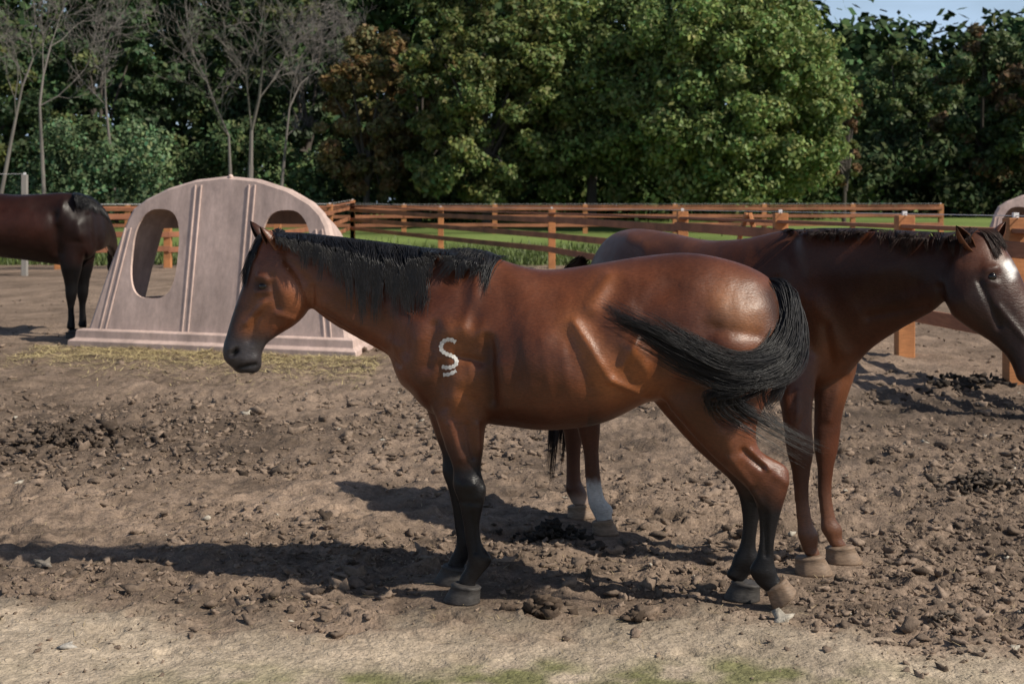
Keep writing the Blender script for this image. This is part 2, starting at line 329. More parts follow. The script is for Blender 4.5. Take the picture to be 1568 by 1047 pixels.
    for i in range(2500):
        g,o1,o2,ph,ln=random.choice(CL); R=G[g]; n=len(R); s=np.linspace(0,1,n)[:,None]
        am=np.interp(s[:,0],[0,.12,.35,.6,1],[.010,.026,.032,.032,.026])[:,None]
        own=np.clip(rng.normal(0,1,3),-2,2); fray=rng.normal(0,1,3)
        R=R+o1*am*[1,.6,1]*(1-s*.3)+o2*am*s*.7*[1,.5,1]+own*am*.38*(1-s*.5)+fray*.016*s**2+np.array([.4,.2,1])*np.sin(s*8+ph)*.014*s**.5+np.array([1,0,.5])*np.sin(s*17+i)*.0025
        k=int(n*min(1,ln*random.uniform(.75,1.05))); cs.append(R[:max(k,5)])
    strands('tail',root,cs,M_hair,.0019)
horse_one()
# =====================================================  HORSE 2 (chestnut-bay, facing right and toward viewer)
def horse_two():
    root=empty('horse'); A=Acc(); lat=(.60,.80); ll=(.35,.94)
    tube(A,[(908,410,905,470,7.95,.10),(930,366,925,560,7.85,.20),(965,349,965,600,7.68,.26),(1020,354,1020,612,7.45,.275),(1080,366,1085,625,7.2,.285),(1140,364,1150,625,7.0,.27),(1195,352,1205,610,6.87,.22),(1235,350,1250,596,6.77,.19),(1262,362,1285,572,6.7,.15)],lat,n=36,egg=.15)
    tube(A,[(1225,353,1300,574,6.72,.16),(1290,350,1334,536,6.60,.12),(1345,352,1376,508,6.5,.095),(1400,357,1408,490,6.42,.085),(1450,360,1432,476,6.35,.08),(1487,358,1452,455,6.30,.072)],ll,n=28)
    tube(A,[(1492,350,1452,400,6.3,.055),(1517,356,1440,435,6.28,.08),(1542,383,1452,475,6.25,.10),(1562,418,1480,500,6.22,.09),(1580,460,1515,522,6.19,.07),(1594,500,1538,542,6.16,.058),(1602,532,1550,562,6.14,.054),(1604,556,1558,582,6.12,.05),(1594,580,1570,588,6.11,.03)],(.42,.9),n=24)
    la=[(1190,510,1270,515,6.68,.08),(1190,585,1250,590,6.62,.072),(1198,640,1244,640,6.58,.055),(1204,688,1246,690,6.57,.047),(1212,720,1241,722,6.57,.035),(1216,760,1239,760,6.57,.025),(1220,798,1245,800,6.57,.026),(1221,818,1254,818,6.57,.035),(1227,835,1252,838,6.57,.028),(1231,846,1257,848,6.57,.03)]
    lb=[(1240,510,1322,500,6.82,.08),(1246,580,1310,570,6.79,.075),(1246,635,1292,630,6.78,.055),(1246,683,1284,685,6.78,.047),(1251,715,1277,716,6.78,.035),(1252,755,1274,755,6.78,.025),(1256,790,1280,792,6.78,.026),(1256,808,1290,808,6.78,.035),(1264,822,1290,823,6.78,.028),(1270,833,1297,834,6.78,.03)]
    lc=[(890,470,1010,480,7.5,.12),(890,560,1000,560,7.45,.1),(888,605,945,605,7.4,.06),(880,635,922,635,7.36,.048),(886,662,919,662,7.36,.04),(893,690,917,690,7.36,.03),(896,730,920,730,7.36,.027),(899,760,926,762,7.36,.03),(902,774,938,777,7.36,.035),(908,786,938,789,7.36,.03),(912,794,938,796,7.36,.033)]
    ld=[(885,470,960,480,7.85,.1),(870,560,940,560,7.8,.09),(862,605,905,605,7.77,.06),(858,636,898,636,7.75,.045),(864,668,892,668,7.75,.035),(867,700,889,700,7.75,.027),(867,733,890,735,7.75,.027),(866,748,898,752,7.75,.034),(871,760,900,763,7.75,.03),(875,768,902,771,7.75,.032)]
    for l in (la,lb,lc,ld): tube(A,l,ll,n=18)
    def sf(V):
        X,Y=toPx(V); z=V[:,2]; f=np.where(z>.85,28,np.where(z>.64,13,3)).astype(float); return np.where(X>1455,6,f)
    nm,V=body_mesh(A,.009,'body',sf)
    S=[(965,365,985,375,14,.014),(1210,400,1240,470,16,.014),(1190,430,1200,500,10,-.012),(1250,460,1290,540,14,.013),(1230,470,1240,540,10,-.011),(1300,540,1310,580,12,.013),(1265,500,1275,570,8,-.013),(1330,485,1420,468,7,-.012),(1290,420,1380,410,18,.007),(1320,460,1400,440,14,-.007),(1240,620,1220,660,6,-.006),(1222,600,1222,670,5,.008),(1290,580,1270,640,8,.009),
       (1480,460,1490,470,22,.012),(1500,430,1530,500,5,-.011),(1530,470,1570,520,5,.008),(1512,413,1524,410,7,.012),(1515,432,1525,434,5,.006),(1475,400,1500,400,8,-.006),(1170,380,1200,370,12,.008),(1590,545,1593,548,5,-.014),(1440,440,1450,480,6,-.010)]
    V=sculpt(nm,V,S,lat,.006); finish(nm,V); X,Y=toPx(V)
    C=np.tile(np.array([.070,.021,.009]),(len(V),1)); z=V[:,2]
    def setk(w,c): C[:]=C*(1-w[:,None])+np.array(c)*w[:,None]
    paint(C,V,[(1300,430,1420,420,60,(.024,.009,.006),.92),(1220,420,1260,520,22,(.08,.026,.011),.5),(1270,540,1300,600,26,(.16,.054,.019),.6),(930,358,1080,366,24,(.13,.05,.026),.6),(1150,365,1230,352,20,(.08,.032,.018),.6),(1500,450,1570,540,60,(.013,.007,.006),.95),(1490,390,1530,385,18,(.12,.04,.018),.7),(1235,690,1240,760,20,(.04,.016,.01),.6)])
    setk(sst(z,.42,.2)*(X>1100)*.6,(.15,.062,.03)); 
    setk(((X>890)&(X<950)&(Y>725)&(V[:,1]<7.6))*sst(Y+6*fbm(X*.3,Y*.3,2),728,745),(.40,.39,.38))
    setk(((X<905)&(Y>735)&(V[:,1]>7.5))*sst(Y,750,768),(.32,.23,.18))
    C*=(1+.35*fbm(V[:,0]*4,z*4,3))[:,None]
    paint(C,V,[(1544,402,1550,422,5,(.75,.72,.7),1),(1542,406,1552,413,5,(.75,.72,.7),1)])
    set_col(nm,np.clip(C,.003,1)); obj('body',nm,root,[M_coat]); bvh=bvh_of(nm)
    p,nn=hit(bvh,1520,423); ball('eye',root,p-nn*.010,.021,M_eye)
    ear('ear_near',root,P(1487,378,6.22),P(1462,345,6.18),.032,(.3,-.9,.1),(.12,.045,.02))
    ear('ear_far',root,P(1522,370,6.30),P(1538,338,6.30),.030,(.5,-.9,.1),(.16,.06,.03))
    hd=(.85,-.5)
    hoof('hoof_front_near',root,1218,1271,6.57,.075,hd,M_hoofl,ll); hoof('hoof_front_far',root,1265,1316,6.78,.07,hd,M_hoofl,ll)
    hoof('hoof_hind_near',root,907,945,7.36,.065,hd,M_hoofl,ll); hoof('hoof_hind_far',root,869,909,7.75,.06,hd,M_hoofl,ll)
    cs=[]; cx=[1200,1260,1320,1390,1450,1495]; cy=[353,350,350,354,357,352]
    for k in range(60):
        xc=random.uniform(1205,1490); L=random.uniform(10,34)*(1.3 if xc>1330 else .8); dx=random.gauss(-4,6); fars=random.random()<.3
        for i in range(22):
            x=xc+random.gauss(0,6); y=np.interp(x,cx,cy); d=np.interp(x,[1225,1290,1345,1400,1450,1487],[6.72,6.6,6.5,6.42,6.35,6.3]); side=1 if fars else -1; l=L*random.uniform(.7,1.05); xt=xc+dx+random.gauss(0,2)
            cs.append(drape(bvh,[P(x+(xt-x)*(j/7),y-1+l*(j/7)**1.3,d+side*(.01+.10*min(1,j/4))) for j in range(8)],.003))
    for i in range(200):
        x=random.uniform(1498,1522); g=random.randrange(3); ex=[1532,1540,1524][g]+random.gauss(0,2); ey=[388,382,396][g]+random.gauss(0,3)
        cs.append(drape(bvh,[P(x+(ex-x)*j/7,352-4*math.sin(j/7*3.1)+(ey-352)*(j/7)**1.3,6.26-.06*j/7) for j in range(8)],.003))
    strands('mane',root,cs,M_hairb,.0018)
    cs=[]; R0=cr(np.array([P(*q) for q in [(893,400,8.02),(872,430,8.15),(862,520,8.1),(860,620,8.05),(856,690,8.0),(850,750,8.0)]]),4)
    for k in range(16):
        o1=np.clip(rng.normal(0,1,3),-1.5,1.5); o2=rng.normal(0,1,3); ln=random.uniform(.8,1)
        for i in range(34):
            n=len(R0); s=np.linspace(0,1,n)[:,None]
            R=R0+o1*.028*np.minimum(1,s*3+.3)+o2*s*.018+rng.normal(0,1,3)*.010*(1-.5*s); cs.append(R[:int(n*ln*random.uniform(.85,1))])
    strands('tail',root,cs,M_hairb,.0026)
horse_two()
# =====================================================  HORSE 3 (dark bay, far left)
def horse_three():
    root=empty('horse'); A=Acc(); lat=(0,1); d=18.2
    tube(A,[(-178,330,-178,370,d,.1),(-155,300,-150,415,d,.24),(-100,288,-100,408,d,.32),(-40,292,-40,392,d,.32),(20,297,20,396,d,.34),(66,296,66,402,d,.31),(100,294,103,406,d,.25),(130,300,138,396,d,.17)],lat,n=28)
    tube(A,[(102,294,130,388,d,.18),(132,299,152,384,18.35,.15),(150,314,164,378,18.7,.12),(162,332,172,384,19.0,.11),(168,346,174,395,19.2,.1)],(.9,-.4),n=22)
    tube(A,[(162,340,178,385,19.25,.1),(163,380,183,410,19.3,.09),(166,420,180,430,19.35,.06),(168,440,180,446,19.35,.05)],(.9,-.4),n=18)
    fl=[(84,375,132,375,d-.12,.1),(92,408,126,408,d-.12,.09),(98,432,120,432,d-.12,.06),(100,452,118,452,d-.12,.055),(103,470,114,470,d-.12,.035),(103,490,115,490,d-.12,.035),(101,500,116,503,d-.12,.045)]
    tube(A,fl,lat,n=14); tube(A,fl,lat,n=14,shift=(.05,.32,0))
    hl=[(-160,370,-90,370,d-.12,.14),(-158,410,-105,415,d-.12,.1),(-160,438,-132,442,d-.12,.06),(-158,462,-138,462,d-.12,.04),(-156,492,-138,492,d-.12,.04),(-154,505,-134,505,d-.12,.045)]
    tube(A,hl,lat,n=14); tube(A,hl,lat,n=14,shift=(-.1,.32,0))
    nm,V=body_mesh(A,.018,'body',lambda V: np.where(V[:,2]>.9,9,2).astype(float),14)
    V=sculpt(nm,V,[(95,320,115,360,14,.04),(84,330,88,385,8,-.03),(120,345,130,385,8,.03),(135,330,145,370,6,-.02),(30,310,60,340,20,.02),(98,310,88,340,6,.02)],lat,.02); finish(nm,V); X,Y=toPx(V)
    C=np.tile(np.array([.018,.0068,.005]),(len(V),1)); paint(C,V,[(0,335,50,345,24,(.042,.012,.007),.8),(110,320,160,360,26,(.012,.006,.005),.9)])
    w=sst(V[:,2],1.05,.85)[:,None]; C=C*(1-w)+np.array([.006,.005,.005])*w
    set_col(nm,C); obj('body',nm,root,[M_coat])
    bvh=bvh_of(nm)
    hoof('hoof_front_near',root,99,120,d-.12,.08,(1,0),M_hoofd,lat); hoof('hoof_front_far',root,103,124,d+.2,.08,(1,0),M_hoofd,lat)
    hoof('hoof_hind_near',root,-158,-134,d-.12,.08,(1,0),M_hoofd,lat); hoof('hoof_hind_far',root,-168,-144,d+.2,.08,(1,0),M_hoofd,lat)
    cs=[]
    for i in range(700):
        t=random.random(); x=112+48*t; y=295+26*t*t; dd=18.2+.75*t*t; L=random.uniform(6,26)
        cs.append(drape(bvh,[P(x+random.uniform(-1,1)+4*(j/7),y-.5+L*(j/7)**1.2,dd-(.03+.2*min(1,j/4))) for j in range(8)],.006))
    strands('mane',root,cs,M_hair,.005)
    cs=[]
    for i in range(200):
        R=cr(np.array([P(-172,312,d),P(-186,340,d),P(-186,400,d),P(-184,450,d)]),4); s=np.linspace(0,1,len(R))[:,None]
        cs.append(R+rng.normal(0,1,3)*.05*np.minimum(1,s*2+.2))
    strands('tail',root,cs,M_hair,.006)
horse_three()
# =====================================================  HUTS
def hut(origin,u,Wd,H,D,name):
    root=empty(name); u=np.array([u[0],u[1],0.]);u/=np.linalg.norm(u); v=np.array([-u[1],u[0],0.]); k=Wd/3.8; kh=H/2.03
    def W(s,t,h): return np.array(origin)+u*s+v*t+np.array([0,0,h])
    prof=[(.06,.16),(.30,.95),(.50,1.50),(.57,1.63),(.74,1.74),(1.05,1.87),(1.45,1.97),(1.9,2.01),(2.35,1.97),(2.8,1.85),(3.12,1.70),(3.27,1.58),(3.36,1.45),(3.54,.95),(3.76,.16)]
    prof=[(a*k,b*kh) for a,b in prof]; n=len(prof); cs_=1.9*k
    V=[];Fc=[]
    def ring(t0,inset,lean): return [W(s+(cs_-s)*inset,t0+lean*h,h*(1-inset*.45)) for (s,h) in prof]
    rings=[ring(0,.035,.16),ring(.03,.012,.16),ring(.09,0,.15),ring(D*.35,.09,.0),ring(D*.7,.20,-.1),ring(D,.32,-.16)]
    for r in rings: V+=r
    for i in range(5):
        for j in range(n-1): Fc.append((i*n+j,i*n+j+1,(i+1)*n+j+1,(i+1)*n+j))
    Fc.append(tuple(range(n))); Fc.append(tuple(5*n+j for j in range(n))[::-1])
    me=bpy.data.meshes.new('shell'); me.from_pydata([tuple(x) for x in V],[],Fc); me.update()
    bm=bmesh.new(); bm.from_mesh(me); bmesh.ops.recalc_face_normals(bm,faces=bm.faces); bm.to_mesh(me); bm.free()
    sh=obj('shell',me,root,[M_hut]); md=sh.modifiers.new('s','SOLIDIFY'); md.thickness=.035; md.offset=-1
    N=40
    cutters=[]
    for ci,(sc,zc,hw,hh,t0,t1) in enumerate([(.98*k,1.10*kh,.325,.53,-.5,.6),(2.80*k,1.10*kh,.325,.52,-.5,.6)]):
        cv=[]
        for t in (t0,t1):
            for j in range(N):
                a=2*math.pi*j/N; c=math.cos(a);s_=math.sin(a); e=.66
                zz=hh*math.copysign(abs(s_)**e,s_); ww=hw*math.copysign(abs(c)**e,c)
                if c*(1 if ci==0 else -1)<0 and s_>0: ww*=(1-.25*(s_**2))
                cv.append(tuple(W(sc+ww,t,zc+zz)))
        cutters.append((cv,N))
    for (s0,s1,t0,t1,h0,h1) in [(-.5,1.15,.75,D*.74,.55,1.40),(1.25*k,2.5*k,D-.7,D+.4,.3,1.45)]:
        b4=[(s0,h0),(s1,h0),(s1,h1),(s0,h1)]; cutters.append(([tuple(W(a,t,h)) for t in (t0,t1) for a,h in b4],4))
    for cv,N_ in cutters:
        cf=[tuple(range(N_))[::-1],tuple(range(N_,2*N_))]+[(j,(j+1)%N_,N_+(j+1)%N_,N_+j) for j in range(N_)]
        cm=bpy.data.meshes.new('c'); cm.from_pydata(cv,[],cf); cm.update()
        bm=bmesh.new(); bm.from_mesh(cm); bmesh.ops.recalc_face_normals(bm,faces=bm.faces); bm.to_mesh(cm); bm.free()
        co=bpy.data.objects.new('cut',cm); scene.collection.objects.link(co)
        b_=sh.modifiers.new('b','BOOLEAN'); b_.object=co; b_.operation='DIFFERENCE'; b_.solver='EXACT'
        dg=bpy.context.evaluated_depsgraph_get(); nm=bpy.data.meshes.new_from_object(sh.evaluated_get(dg)); sh.modifiers.clear(); sh.data=nm
        bpy.data.objects.remove(co)
    S=[a for a,_ in prof]; Hh=[b for _,b in prof]
    A=Acc()
    for s0 in (.55*k,1.52*k,2.28*k,3.24*k):
        for ds in (-.04,.04):
            top=float(np.interp(s0,S,Hh))-.07 if .7*k<s0<3.1*k else 1.40*kh
            wv=.013; lo=.2; s_lo=s0+(-.22 if s0<.7*k else (.22 if s0>3.1*k else 0)) 
            q=[W(s_lo+ds-wv,.16*lo-.008,lo),W(s_lo+ds+wv,.16*lo-.008,lo),W(s0+ds+wv,.16*top-.008,top),W(s0+ds-wv,.16*top-.008,top)]
            q2=[W(s_lo+ds-wv,.16*lo+.02,lo),W(s_lo+ds+wv,.16*lo+.02,lo),W(s0+ds+wv,.16*top+.02,top),W(s0+ds-wv,.16*top+.02,top)]
            A.add(q+q2,[(0,1,2,3),(4,7,6,5),(0,4,5,1),(1,5,6,2),(2,6,7,3),(3,7,4,0)])
    V=[]; Fc=[]; e=[(-.10,.0),(-.10,.07),(-.04,.10),(-.03,.19),(.03,.21)]
    ib=.32*Wd/2
    for (ex,h) in e: V+=[W(ex,ex,h),W(Wd-ex,ex,h),W(Wd-ex-ib,D-ex,h),W(ex+ib,D-ex,h)]
    for i in range(len(e)-1):
        for j in range(4): Fc.append((i*4+j,i*4+(j+1)%4,(i+1)*4+(j+1)%4,(i+1)*4+j))
    A.add(V,Fc)
    me=bpy.data.meshes.new('ribs_and_skirt'); me.from_pydata(A.V,[],A.F); me.update()
    o=obj('ribs_and_skirt',me,root,[M_hut]); bv=o.modifiers.new('b','BEVEL'); bv.width=.008; bv.segments=2
    ball('vent_cap',root,W(1.95*k,.36,H-.03),.03,M_hut)
hut((-5.20,17.1,0),(.935,-.355),3.66,2.05,1.75,'livestock_hut')
hut((10.0,31.0,0),(.95,-.3),3.8,2.05,1.8,'livestock_hut')
# =====================================================  GROUND
def terr(y): return .9*sst(y,46,95)
gx=[0.0]; st=.021
while gx[-1]<300:
    gx.append(gx[-1]+st)
    if gx[-1]>3.6: st*=1.035
gx=np.array(gx); gx=np.concatenate([-gx[:0:-1],gx])
gy=[4.0]; st=.018
while gy[-1]<420:
    gy.append(gy[-1]+st)
    if gy[-1]>7.5: st*=1.018
gy=np.concatenate([[-200,-60,-20,-6,0,2,3,3.6],gy])
GX,GY=np.meshgrid(gx,gy); X=GX.ravel();Y=GY.ravel()
def sandmask(X,Y):
    edge=5.82+.34*fbm(X*.9,Y*.8,3)-.55*sst(X,.7,2.4)-.02*X
    return sst(Y+.30*fbm(X*5,Y*5,4),edge+.20,edge-.26)
def rough_h(X,Y):
    s=sandmask(X,Y); near=sst(Y,60,25); r=(1-.72*s)*near
    h=.03*fbm(X*.8,Y*.8,3)*near+r*(.040*fbm(X*4,Y*4,3)+.050*np.maximum(0,fbm(X*9+5,Y*9,3))-.010+.018*fbm(X*28,Y*28,2))
    h+=.07*np.exp(-(((X+3.0)/1.0)**2+((Y-10.6)/.9)**2))*(.6+1.2*fbm(X*6,Y*6,3))
    h+=.05*np.exp(-(((X-3.1)/.9)**2+((Y-7.4)/.9)**2))*(.6+1.4*fbm(X*6,Y*6,3))
    for (fx,fy,L) in FEET:   # trodden flat under each foot
        w=np.exp(-(np.hypot(X-fx,Y-fy)/(L*1.25))**4); h=h*(1-w)+(-.004)*w
    return h+terr(Y)
Z=rough_h(X,Y)
Zg=Z.reshape(len(gy),len(gx)); 
for i in range(420):  # hoof prints
    d=rng.uniform(5.3,13); x0=rng.uniform(-.38,.38)*d; r=rng.uniform(.055,.075); dep=rng.uniform(.010,.026)*(.5 if d<5.8 else 1)
    if min(np.hypot(x0-f[0],d-f[1]) for f in FEET)<.22: continue
    i0,i1=np.searchsorted(gx,[x0-.18,x0+.18]); j0,j1=np.searchsorted(gy,[d-.18,d+.18])
    xx=GX[j0:j1,i0:i1]-x0; yy=GY[j0:j1,i0:i1]-d; q=np.hypot(xx,yy)/r
    Zg[j0:j1,i0:i1]+= -dep*sst(q,1.1,.75)+dep*.55*np.exp(-((q-1.25)/.22)**2)
Z=Zg.ravel()
s=sandmask(X,Y)[:,None]; n1=fbm(X*.5+3,Y*.5,3)[:,None]; n2=fbm(X*5,Y*5,4)[:,None]
C=np.array([.205,.150,.112])*(1+.45*n1+.6*n2)
C=C*(1-s)+np.array([.40,.325,.245])*(1+.35*n2+.3*n1)*s
dk=np.exp(-(((X+3.0)/1.2)**2+((Y-10.6)/1.1)**2))+.7*np.exp(-(((X-2.9)/1.0)**2+((Y-7.3)/.9)**2))+.8*np.exp(-(((X-3.9)/1.4)**2+((Y-11.6)/1.2)**2))+.4*np.exp(-(((X+2.0)/1.6)**2+((Y-6.4)/.5)**2))
dk=(np.clip(dk,0,1)*(.5+1.0*fbm(X*3,Y*3,3)+.3))[:,None]; dk=np.clip(dk,0,.75); C=C*(1-dk)+np.array([.06,.045,.035])*dk
mo=(np.clip(sst(Y+.16*fbm(X*4,Y*4,3),5.45,5.12)*np.exp(-((X-.1)/1.2)**2)*(.5+2.2*fbm(X*6+9,Y*6,4)+.3),0,.85))[:,None]
C=C*(1-mo)+np.array([.14,.145,.055])*mo
g=(sst(Y+2.5*fbm(X*.35,Y*.35,3),39.5,41.5))[:,None]; C=C*(1-g)+np.array([.135,.18,.052])*(1+.7*fbm(X*.15,Y*.15,3)[:,None])*g
w=len(gx); h=len(gy); I=np.arange(w*h).reshape(h,w)
Fc=np.stack([I[:-1,:-1].ravel(),I[:-1,1:].ravel(),I[1:,1:].ravel(),I[1:,:-1].ravel()],1)
M_gr=mat('ground_dirt',attr='Col',rough=.95,noise=[(1.2,.12,O),(14,.25,O),(45,.25,O),(110,.25,O)],bump=[(22,.6,.03,O),(70,.7,.012,O)],spec=.12)
obj('ground',np_mesh('ground',np.stack([X,Y,Z],1),Fc,np.clip(C,.01,1),True),None,[M_gr])
def icov(sub,seed):
    bm=bmesh.new(); bmesh.ops.create_icosphere(bm,subdivisions=sub,radius=1); V=np.array([v.co[:] for v in bm.verts]); Fc=np.array([[v.index for v in f.verts] for f in bm.faces]); bm.free()
    r=np.random.default_rng(seed)
    for k in range(5):
        d=r.normal(size=3); d/=np.linalg.norm(d); V=V*(1+.25*np.sin(V@d*3.5+r.random()*6))[:,None]
    V*= [1,1,.8]; return V*(1+.14*r.normal(size=(len(V),1))),Fc
vs=[icov(2,i) for i in range(8)]+[icov(1,i+20) for i in range(8)]
def scatter(name,pts,sizes,cols,smooth=True):
    pts=np.asarray(pts,float);sizes=np.asarray(sizes,float);cols=np.asarray(cols,float)
    which=rng.integers(0,8,len(pts))+8*(sizes<.009); VV=[];FF=[];CC=[];o=0
    for q in range(16):
        m=which==q
        if not m.any(): continue
        V0,F0=vs[q]; k=m.sum(); a=rng.random(k)*6.28; ca,sa=np.cos(a),np.sin(a); sc=sizes[m][:,None]*np.stack([np.ones(k),.6+.4*rng.random(k),.55+.5*rng.random(k)],1)
        L=V0[None]*sc[:,None,:]; V=np.stack([L[...,0]*ca[:,None]-L[...,1]*sa[:,None],L[...,0]*sa[:,None]+L[...,1]*ca[:,None],L[...,2]],-1)+pts[m][:,None,:]
        VV.append(V.reshape(-1,3)); FF.append((F0[None]+o+np.arange(k)[:,None,None]*len(V0)).reshape(-1,3)); CC.append(np.repeat(cols[m],len(V0),0)); o+=k*len(V0)
    return obj(name,np_mesh(name,np.concatenate(VV),np.concatenate(FF),np.concatenate(CC),smooth),None,[M_clod])
n=90000; d=np.where(rng.random(n)<.55,1/rng.uniform(1/30,1/4.9,n),rng.uniform(4.9,13,n)); x=rng.uniform(-.4,.4,n)*d
sm=sandmask(x,d); cn=fbm(x*1.3,d*1.3,3)
dens=.35+1.3*cn+.9*np.exp(-((x-1.6)/1.5)**2-((d-6.4)/.7)**2)+.9*np.exp(-((x-3)/1)**2-((d-7.4)/.9)**2)+.9*np.exp(-((x+3)/1)**2-((d-10.6)/.9)**2)+.4*np.exp(-((x+2)/1.5)**2-((d-6.3)/.4)**2)
keep=rng.random(n)<dens*(1-.82*sm)*.55
for f in FEET: keep&=np.hypot(x-f[0],d-f[1])>f[2]*.75
x=x[keep];d=d[keep];sm=sm[keep];n=len(x)
s_=np.minimum(.038,.0058*np.exp(rng.normal(0,.66,n)))*np.where(d<9,1,1.35)*(1-.4*sm)
col=np.array([.215,.160,.122])[None]*rng.uniform(.6,1.25,n)[:,None]*np.where(rng.random(n)<.10,.45,1)[:,None]
li=rng.random(n)<.012; col[li]=[.4,.36,.3]
scatter('dirt_clods',np.stack([x,d,rough_h(x,d)+s_*.25],1),s_,col)
def pile(name,a,b,n,spread,size,col,hgt=.04):
    d=CAMH*F/(b-312); x=(a-784)*d/F; r=np.abs(rng.normal(0,.5,n)); t=rng.random(n)*6.28; px=x+spread[0]*r*np.cos(t); py=d+spread[1]*r*np.sin(t)
    z=rough_h(px,py)+hgt*np.maximum(0,1-r)*rng.random(n)+size*.3
    scatter(name,np.stack([px,py,z],1),size*rng.uniform(.45,1.2,n),np.array(col)[None]*rng.uniform(.6,1.4,n)[:,None])
dkc=(.09,.065,.048)
pile('manure_pile',842,818,90,(.2,.13),.024,(.034,.029,.025),.07)
pile('manure_pile',830,936,46,(.12,.06),.026,dkc,.06)
pile('manure_pile',972,950,14,(.06,.04),.024,dkc,.03)
pile('manure_pile',90,680,330,(.8,.85),.026,(.10,.075,.058),.08)
pile('manure_pile',1510,745,170,(.5,.5),.022,(.09,.07,.055),.06)
pile('manure_pile',1450,950,26,(.22,.14),.014,(.12,.095,.075),.02)
pile('manure_pile',1480,590,90,(.8,.6),.035,(.05,.04,.033),.05)
pile('stone',107,988,2,(.01,.01),.022,(.40,.37,.33),.0)
pile('stone',68,866,2,(.01,.01),.03,(.16,.14,.12),.0)
def blades(name,x,y,L,Wd,col,up,m):
    n=len(x); z=rough_h(x,y); a=rng.random(n)*6.28; l=L*rng.uniform(.4,1.2,n)
    if up: dx,dy,dz=np.cos(a)*l*.4,np.sin(a)*l*.4,l
    else: dx,dy,dz=np.cos(a)*l,np.sin(a)*l,rng.uniform(0,.25,n)*l
    sx,sy=-np.sin(a)*Wd,np.cos(a)*Wd; z0=z+(0 if up else .008)
    V=np.stack([np.stack([x-sx,y-sy,z0],1),np.stack([x+sx,y+sy,z0],1),np.stack([x+dx+sx*.3,y+dy+sy*.3,z0+dz],1),np.stack([x+dx-sx*.3,y+dy-sy*.3,z0+dz],1)],1).reshape(-1,3)
    C=np.repeat(np.array(col)[None]*rng.uniform(.5,1.25,n)[:,None],4,0)
    obj(name,np_mesh(name,V,np.arange(4*n).reshape(-1,4),C),None,[m])
x=rng.uniform(-5.6,-1.4,8500); blades('straw',x,17.1-.38*(x+5.2)-.12-np.abs(rng.normal(0,.9,8500)),.15,.0045,(.50,.40,.21),False,M_straw)
d=rng.uniform(5.2,16,5200); blades('straw_litter',rng.uniform(-.42,.42,5200)*d,d,.045,.0018,(.40,.31,.18),False,M_straw)
blades('grass',rng.uniform(-24,18,30000),39.5+np.abs(rng.normal(0,6,30000)),.20,.03,(.125,.165,.05),True,M_leaf)
# =====================================================  FENCES
def box_between(A,p,q,w,h):
    p=np.array(p,float);q=np.array(q,float); t=q-p; L=np.linalg.norm(t); t/=L; up=np.array([0,0,1.]) if abs(t[2])<.9 else np.array([0,1.,0]); s_=np.cross(t,up); s_/=np.linalg.norm(s_); u=np.cross(s_,t)
    V=[e+s_*w/2*i+u*h/2*j for e in (p,q) for i,j in ((-1,-1),(1,-1),(1,1),(-1,1))]
    A.add(V,[(0,1,2,3),(7,6,5,4),(0,4,5,1),(1,5,6,2),(2,6,7,3),(3,7,4,0)])
def fence(name,posts,Hh,rails,pw=.14,cap=True,brace=None,ext=.1,pm=None):
    root=empty(name); A=Acc();B=Acc();Wt=Acc()
    for (x,y) in posts:
        z=float(terr(y)); box_between(A,(x,y,z-.1),(x,y,z+Hh+ext),pw,pw)
    for (a,b) in zip(posts[:-1],posts[1:]):
        a=np.array(a);b=np.array(b); t=(b-a)/np.linalg.norm(b-a); nrm=np.array([t[1],-t[0]]); 
        if nrm[1]>0: nrm=-nrm
        o=nrm*(pw/2+.022)
        for k,h_ in enumerate(rails):
            box_between(B,(*(a+o-t*.05),terr(a[1])+h_+random.uniform(-.02,.02)),(*(b+o+t*.05),terr(b[1])+h_+random.uniform(-.02,.02)),.04,.15)
        if cap: box_between(B,(*a,terr(a[1])+Hh-.02),(*b,terr(b[1])+Hh-.022),.16,.045)
        box_between(Wt,(*a,terr(a[1])+Hh+ext+.02),(*b,terr(b[1])+Hh+ext+.02),.008,.008)
    for (x,y) in posts: box_between(Wt,(x,y,terr(y)+Hh+ext+.002),(x,y,terr(y)+Hh+ext+.05),.05,.05)
    for (p,q) in (brace or []): box_between(A,p,q,.06,.13)
    for nme,Q,m in (('posts',A,pm or M_wood),('rails',B,M_rail),('wire_and_insulators',Wt,M_white)):
        if not Q.V: continue
        me=bpy.data.meshes.new(nme); me.from_pydata([tuple(map(float,v)) for v in Q.V],[],Q.F); me.update(); o=obj(nme,me,root,[m])
        if nme!='wire_and_insulators': bv=o.modifiers.new('b','BEVEL'); bv.width=.008; bv.segments=1
def fp(a,d): return ((a-784)*d/F,d)
posts=[fp(540,60),fp(675,50),fp(845,37.8),fp(1045,25.6),fp(1195,20.2),fp(1385,16),fp(1555,13.3),fp(1760,11)]
br=[((3.30,22.2,.3),(3.58,21.7,1.55)),((3.62,21.68,1.55),(3.92,21.3,.3))]
fence('wooden_fence',posts,1.47,[.50,.88,1.28],pw=.19,brace=br,ext=.10)
fence('wooden_fence',[fp(-260,36),fp(-60,36.5),fp(90,37),fp(257,38),fp(425,40),fp(505,50),fp(540,60)],1.62,[.5,.9,1.35],pw=.19,ext=.06)
fence('wooden_fence',[(x,66+.05*x) for x in np.arange(-26,22,4.2)],1.3,[.4,.8,1.15],pw=.22,ext=.05)
fence('post_and_wire_fence',[(x,34.0) for x in (-11.65,-16)],2.3,[],pw=.13,cap=False,pm=M_grey)
